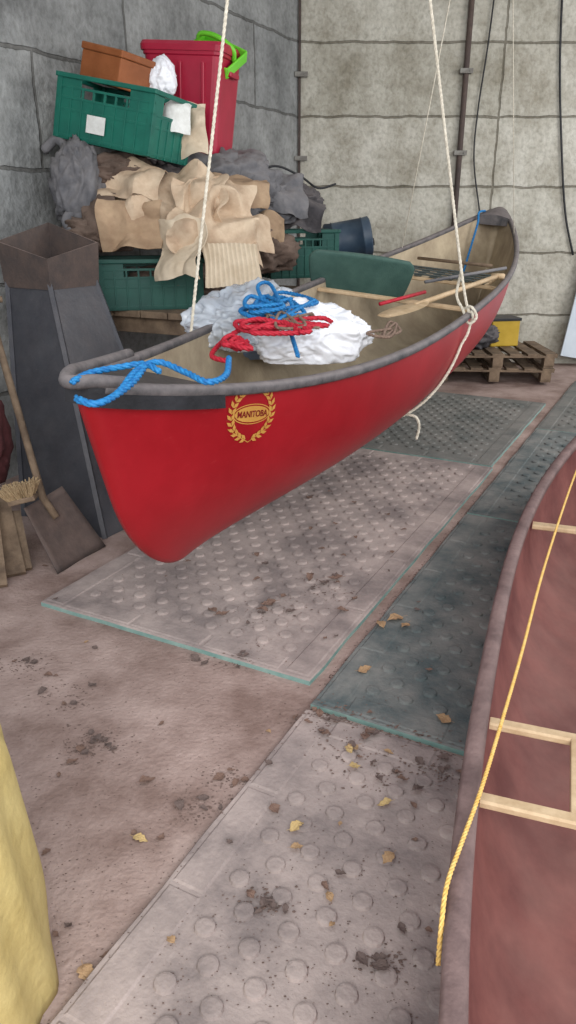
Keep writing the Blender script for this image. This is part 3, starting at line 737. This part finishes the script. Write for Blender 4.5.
def B(name,px,py,t,size,mat,seed,label,cat,rz=.3,fold=.42,amp=.22,sub=5):
    return blob(name,sp(px,py,t),size,mat,seed,amp,1.7,sub,rz,fold,.75,label=label,cat=cat)
B('cloth_bundle',160,215,4.95,(.34,.26,.24),M_dark,11,'dark grey bundle of old cloth inside the heap','cloth bundle')
B('cloth_bundle',215,190,5.2,(.36,.30,.22),M_dark2,12,'grey crumpled fabric heap behind the tan sheets','cloth bundle')
B('cloth_bundle',80,190,4.6,(.13,.15,.23),M_dark2,13,'grey rumpled coat hanging off the heap','coat',0)
B('rag_bundle',98,235,4.6,(.18,.14,.12),M_dbr,14,'dark brown crumpled rag stuffed beneath the sheets','rag')
B('rag_bundle',120,172,4.7,(.20,.16,.09),M_dbr,24,'charcoal cloth squashed beneath the tilted crate','rag')
B('sack',262,205,5.5,(.26,.22,.16),M_dark2,15,'grey sack slumped beside the tan sheets','sack')
B('sack',225,170,5.4,(.28,.20,.11),M_dark2,16,'grey sack lying over the heap','sack')
B('sack',248,250,5.3,(.28,.26,.18),M_dbr,17,'dark brown sack low in the heap','sack')
B('boot_bag',295,205,5.7,(.18,.18,.13),M_dark,18,'black rubberised bag on top of the slatted crate','bag')
B('rag_bundle',180,282,4.9,(.26,.18,.11),M_dbr,19,'brown rag bundle between crate and canoe','rag')
R=math.radians
def S(px,py,t,w,h,mat,seed,label,rx,rz,amp=.07,bend=.03,name='tan_sheet',cat='sheet',ry=0,**k):
    M=Matrix.Translation(sp(px,py,t))@Matrix.Rotation(rz,4,'Z')@Matrix.Rotation(rx,4,'X')@Matrix.Rotation(ry,4,'Y')
    return sheet(name,M,w,h,mat,seed,amp,4,bend,label=label,cat=cat,**k)
S(152,194,4.50,.84,.46,M_tan,1,'large crumpled tan leather sheet draped over heap',R(54),R(-8),.12,.05,rag=.12)
S(216,214,4.46,.54,.50,M_tan,2,'folded tan leather sheet hanging down the heap',R(56),R(12),.11,.04,ry=R(12),rag=.12)
S(176,248,4.36,.32,.34,M_cream,3,'pale cream leather piece with ragged edge',R(68),R(-10),.07,.02,ry=R(-20),rag=.12)
S(232,264,4.38,.32,.26,M_cream,4,'corrugated cream cardboard piece at heap edge',R(60),R(12),.02,.01,name='cardboard_piece',cat='cardboard',corr=12,rag=.04)
S(122,176,4.50,.48,.28,M_tan,5,'tan leather flap beneath the tilted crate',R(42),R(-15),.07,.03)
S(236,186,4.75,.42,.28,M_tan2,6,'dusty brown leather scrap on the grey cloth',R(38),R(5),.07,.03)
S(192,125,4.6,.20,.34,M_cream,7,'crumpled pale paper hanging from the red box',R(75),R(5),.07,.03,name='paper_wrapping',cat='paper')
S(176,112,4.48,.16,.20,M_label,8,'crumpled white paper stuffed at the crate corner',R(60),R(-5),.06,.03,name='paper_wrapping',cat='paper')
S(130,224,4.42,.34,.26,M_tan2,9,'ragged brown leather scrap hanging low',R(70),R(0),.07,.02)
S(252,230,4.75,.28,.24,M_tan,10,'tan leather offcut folded at the heap edge',R(55),R(20),.06,.03)
S(92,215,4.45,.20,.30,M_dbr,21,'brown cloth hanging down beside the tan sheet',R(72),R(-12),.09,.03,name='brown_cloth',cat='cloth')
S(70,165,4.62,.22,.24,M_dark2,31,'grey plastic sheeting drooping off the heap side',R(65),R(-12),.08,.03,name='grey_cloth',cat='cloth')
S(238,163,5.1,.42,.28,M_dark2,22,'grey tarpaulin scrap draped over the heap',R(45),R(8),.10,.03,name='grey_cloth',cat='cloth')
S(278,190,5.3,.44,.30,M_dark2,23,'grey tarpaulin scrap draped over the black bag',R(50),R(10),.11,.04,name='dark_cloth',cat='cloth')
S(300,212,5.45,.30,.22,M_dark,33,'black plastic sheeting hanging over the slatted crate',R(60),R(-8),.09,.03,name='dark_cloth',cat='cloth')
S(262,228,5.1,.30,.26,M_tan2,24,'dusty brown card folded against the crate',R(60),R(0),.08,.03,name='cardboard_piece',cat='cardboard')
tube('hose',crom([sp(44,150,4.65),sp(58,140,4.6),sp(72,160,4.55),sp(78,200,4.5),sp(66,222,4.5),sp(84,240,4.5)],8),.028,M_dark2,10,label='grey corrugated hose drooping from the heap',cat='hose')
tube('hose',crom([sp(250,176,5.3),sp(275,166,5.3),sp(300,176,5.4),sp(318,188,5.4),sp(336,184,5.4)],8),.008,M_black,8,label='black hose curled over the dark bags',cat='hose')
dr=sp(348,240,6.4)
drm=empty('blue_drum',Matrix.Translation(dr)@Matrix.Rotation(R(80),4,'Y'),label='dark blue plastic drum lying behind the crate',cat='drum')
V=[];Fc=[];prof=[(0,-.3),(.14,-.3),(.16,-.28),(.155,-.2),(.165,-.19),(.155,-.18),(.155,.18),(.165,.19),(.155,.2),(.16,.28),(.14,.3),(0,.3)];n=24
for (r,z) in prof:
    for a in range(n): V.append(Vector((r*math.cos(2*math.pi*a/n),r*math.sin(2*math.pi*a/n),z*.65)))
for i in range(len(prof)-1):
    for j in range(n): Fc.append((i*n+j,i*n+(j+1)%n,(i+1)*n+(j+1)%n,(i+1)*n+j))
mobj('body',V,Fc,M_drum,True,parent=drm)
V=[];Fc=[];sweep([Vector((.05,0,.19)),Vector((.05,0,.215))],circ(.03,12),V,Fc);mobj('cap',V,Fc,M_black,parent=drm)

# ---------------------------------------------------------------- pallets at the back
pz=.03
for i in range(2):
    L=[]
    for k in range(3):
        for q in range(3): L.append(((-.5+.5*k,-.36+.36*q,.06),(.1,.1,.08)))
        L.append(((-.5+.5*k,0,.01),(.1,.8,.02)))
    for q in range(3): L.append(((0,-.36+.36*q,.108),(1.15,.1,.018)))
    for k in range(7): L.append(((-.52+k*.173,0,.127),(.12,.82,.02)))
    p=boxes('pallet',L,M_wood2,.003,TR((2.06,7.86,pz+i*.138),R(-4+3*i)),label='weathered wooden pallet stacked near the back wall',cat='pallet',group='stacked pallets')
yb=empty('yellow_box',TR((2.2,8.0,pz+.277),R(10)),label='yellow plastic container standing on the pallets',cat='container')
boxes('body',[((0,0,.13),(.3,.24,.26))],M_ybox,.012,parent=yb); boxes('lid',[((0,0,.27),(.32,.26,.03))],M_black,.006,parent=yb)
B('dark_sack',470,330,7.4,(.25,.2,.15),M_dark,31,'dark sack slumped on the stacked pallets','sack').location=Vector((1.85,7.85,.43))
boxes('leaning_board',[((0,0,.62),(.9,.03,1.24))],M_panel,.004,TR((3.42,8.33,.06),R(-4),R(-7),R(9)),label='white painted board leaning against the back wall',cat='board')

# ---------------------------------------------------------------- yellow cloth sack
V=[];Fc=[];n=96;m=30;HZ=.78
for j in range(m+1):
    z=j/m*HZ
    for i in range(n):
        a=2*math.pi*i/n; f=noise.noise(Vector((math.cos(a)*2,math.sin(a)*2,z*1.2)))
        r=(.37-.06*(z/HZ)-.25*max(0,(z-HZ*.75)/(HZ*.25))**2)*(1+.06*f+.018*math.sin(a*13+z*3+f*5))
        V.append(Vector((r*math.cos(a),r*math.sin(a),z)))
for j in range(m):
    for i in range(n): Fc.append((j*n+i,j*n+(i+1)%n,(j+1)*n+(i+1)%n,(j+1)*n+i))
Fc.append(tuple(range(n))[::-1]); Fc.append(tuple(m*n+i for i in range(n)))
o=mobj('cloth_sack',V,Fc,M_yel,True,label='full mustard yellow cloth sack standing on the floor',cat='sack'); o.location=(-.885,1.14,0)

# ---------------------------------------------------------------- leaves & debris
def leafmesh(seed,mat):
    r=random.Random(seed); V=[];Fc=[]; n=8; m=4
    lob=[.15,.55,.8,1,.7,.85,.45,.2,.03]
    for i in range(n+1):
        for j in range(-m,m+1):
            u=i/n; v=j/m; w=.45*lob[i]*(1+.15*r.uniform(-1,1))
            V.append(Vector((u-.5,v*w,.14*abs(v)**1.5*lob[i]+.12*math.sin(u*5+seed)+.04*r.uniform(-1,1))))
    k=2*m+1
    for i in range(n):
        for j in range(k-1): a=i*k+j; Fc.append((a,a+k,a+k+1,a+1))
    sweep([Vector((-.5,0,.05)),Vector((-.75,.03,.08))],circ(.015,4),V,Fc)
    mn=min(v.z for v in V)
    me=bpy.data.meshes.new('dry_leaf'); me.from_pydata([(v.x,v.y,v.z-mn) for v in V],[],Fc); me.materials.append(mat)
    return me
LM={(k,s):leafmesh(s*5+k,M_leaf[k]) for k in range(4) for s in range(3)}
LL=['curled tan dead leaf lying on the dusty ground','yellowish dead leaf lying on the dusty ground','shrivelled brown dead leaf lying on the dusty ground','dark withered leaf lying among floor debris']
def on_mat(p):
    for (c,w,l) in ((PA,1.3,2.78),(PB,1.3,6.0),(PC,2.6,2.0),(PB+e2*1.32,1.3,6)):
        q=p-c; x=q.dot(e2);y=q.dot(e1)
        if 0<x<w and 0<y<l: return True
    return False
def leaf(px,py,k,size):
    p=gp(px,py,.024)
    o=bpy.data.objects.new('dry_leaf',LM[(k,random.randrange(3))]); sc.collection.objects.link(o)
    o.location=(p.x,p.y,(.031 if on_mat(p) else .001)); o.rotation_euler=(0,0,random.uniform(0,6.28)); o.scale=(size,size*random.uniform(.6,1),size*random.uniform(.5,1))
    fin(o,LL[k],'leaf',group='dead leaves scattered on the floor')
for (x,y,k,s) in [(140,833,1,.045),(297,830,1,.045),(297,849,0,.035),(384,806,1,.045),(388,861,0,.045),(443,721,0,.055),(380,626,0,.07),(395,621,0,.075),(405,628,0,.055),(268,606,2,.07),(262,612,2,.055),(212,612,2,.06),(223,616,2,.06),(310,580,2,.06),(335,580,2,.07),(324,584,3,.05),(352,750,0,.045),(348,752,1,.035),(85,967,0,.045),(365,672,0,.055),(48,670,2,.035),(196,655,3,.055),(205,658,3,.045),(72,756,2,.04),(147,775,2,.05),(275,812,2,.04),(343,612,2,.05),(355,600,2,.04),(355,768,1,.035),(545,845,2,.035)]: leaf(x,y,k,s)
cl=[(70,695,18,12),(85,742,16,8),(196,802,14,8),(265,905,14,8),(385,965,14,7),(228,773,12,6),(325,722,26,14),(380,760,34,16),(400,775,30,12),(350,740,26,12),(330,720,30,8),(100,735,16,8),(20,662,14,6),(240,655,16,6),(320,590,20,8),(270,610,22,8),(440,770,12,8)]
for (x,y,a,b) in cl:
    for i in range(4): leaf(x+random.gauss(0,a*.7),y+random.gauss(0,b*.7),random.choice([2,3,3]),random.uniform(.02,.045))
for i in range(40): leaf(random.uniform(30,430),random.uniform(560,960),random.choice([0,2,2,3]),random.uniform(.018,.034))
for i in range(16): leaf(random.uniform(250,420),random.uniform(480,600),random.choice([2,2,3]),random.uniform(.03,.045))
V=[];Fc=[];r=random.Random(11)
def crumb(p,s):
    b=len(V); z=.024 if on_mat(p) else .0
    a=r.uniform(0,6.28)
    for k in range(5):
        q=a+k*1.256; rr_=s*r.uniform(.5,1.1); V.append(Vector((p.x+rr_*math.cos(q),p.y+rr_*.6*math.sin(q),z+.001)))
    V.append(Vector((p.x,p.y,z+s*r.uniform(.3,.8))))
    for k in range(5): Fc.append((b+k,b+(k+1)%5,b+5))
for (x,y,a,b) in cl:
    for i in range(90):
        crumb(gp(x+r.gauss(0,a),y+r.gauss(0,b),.02),r.uniform(.002,.007))
for i in range(2600):
    x=r.uniform(0,470);y=r.uniform(540,1020); crumb(gp(x,y,.02),r.uniform(.001,.004))
for i in range(600):
    f=r.random(); c=PB+e1*(-.015+r.gauss(0,.03))+e2*(f*1.2); crumb(c,r.uniform(.003,.009))
for i in range(250):
    c=PB+e2*(-.01+r.gauss(0,.012))+e1*(r.random()*2.6+.1); crumb(c,r.uniform(.003,.007))
mobj('leaf_litter',V,Fc,M_deb,label='crumbled leaf fragments and grit scattered over floor',cat='debris',kind='stuff')

# ---------------------------------------------------------------- light
w=bpy.data.worlds.new('w'); sc.world=w; w.use_nodes=True
bg=w.node_tree.nodes['Background']; bg.inputs[0].default_value=(.87,.93,1,1); bg.inputs[1].default_value=1.2
def area(loc,tgt,sx,sy,pw,col=(1,1,1)):
    l=bpy.data.lights.new('doorway_and_fill_light','AREA'); l.shape='RECTANGLE'; l.size=sx; l.size_y=sy; l.energy=pw; l.color=col
    o=bpy.data.objects.new('doorway_and_fill_light',l); o.location=loc; o.rotation_euler=(Vector(tgt)-Vector(loc)).to_track_quat('-Z','Y').to_euler(); sc.collection.objects.link(o)
area((.8,-2.6,3.0),(.3,5.5,.9),5,2.8,325,(1,.99,.97))
area((4.6,4.5,3.0),(.6,7.0,1.2),2.5,2,105,(1,.985,.96))  # added fill from the right, brightens the back wall; no doorway stands there
bpy.context.view_layer.update()
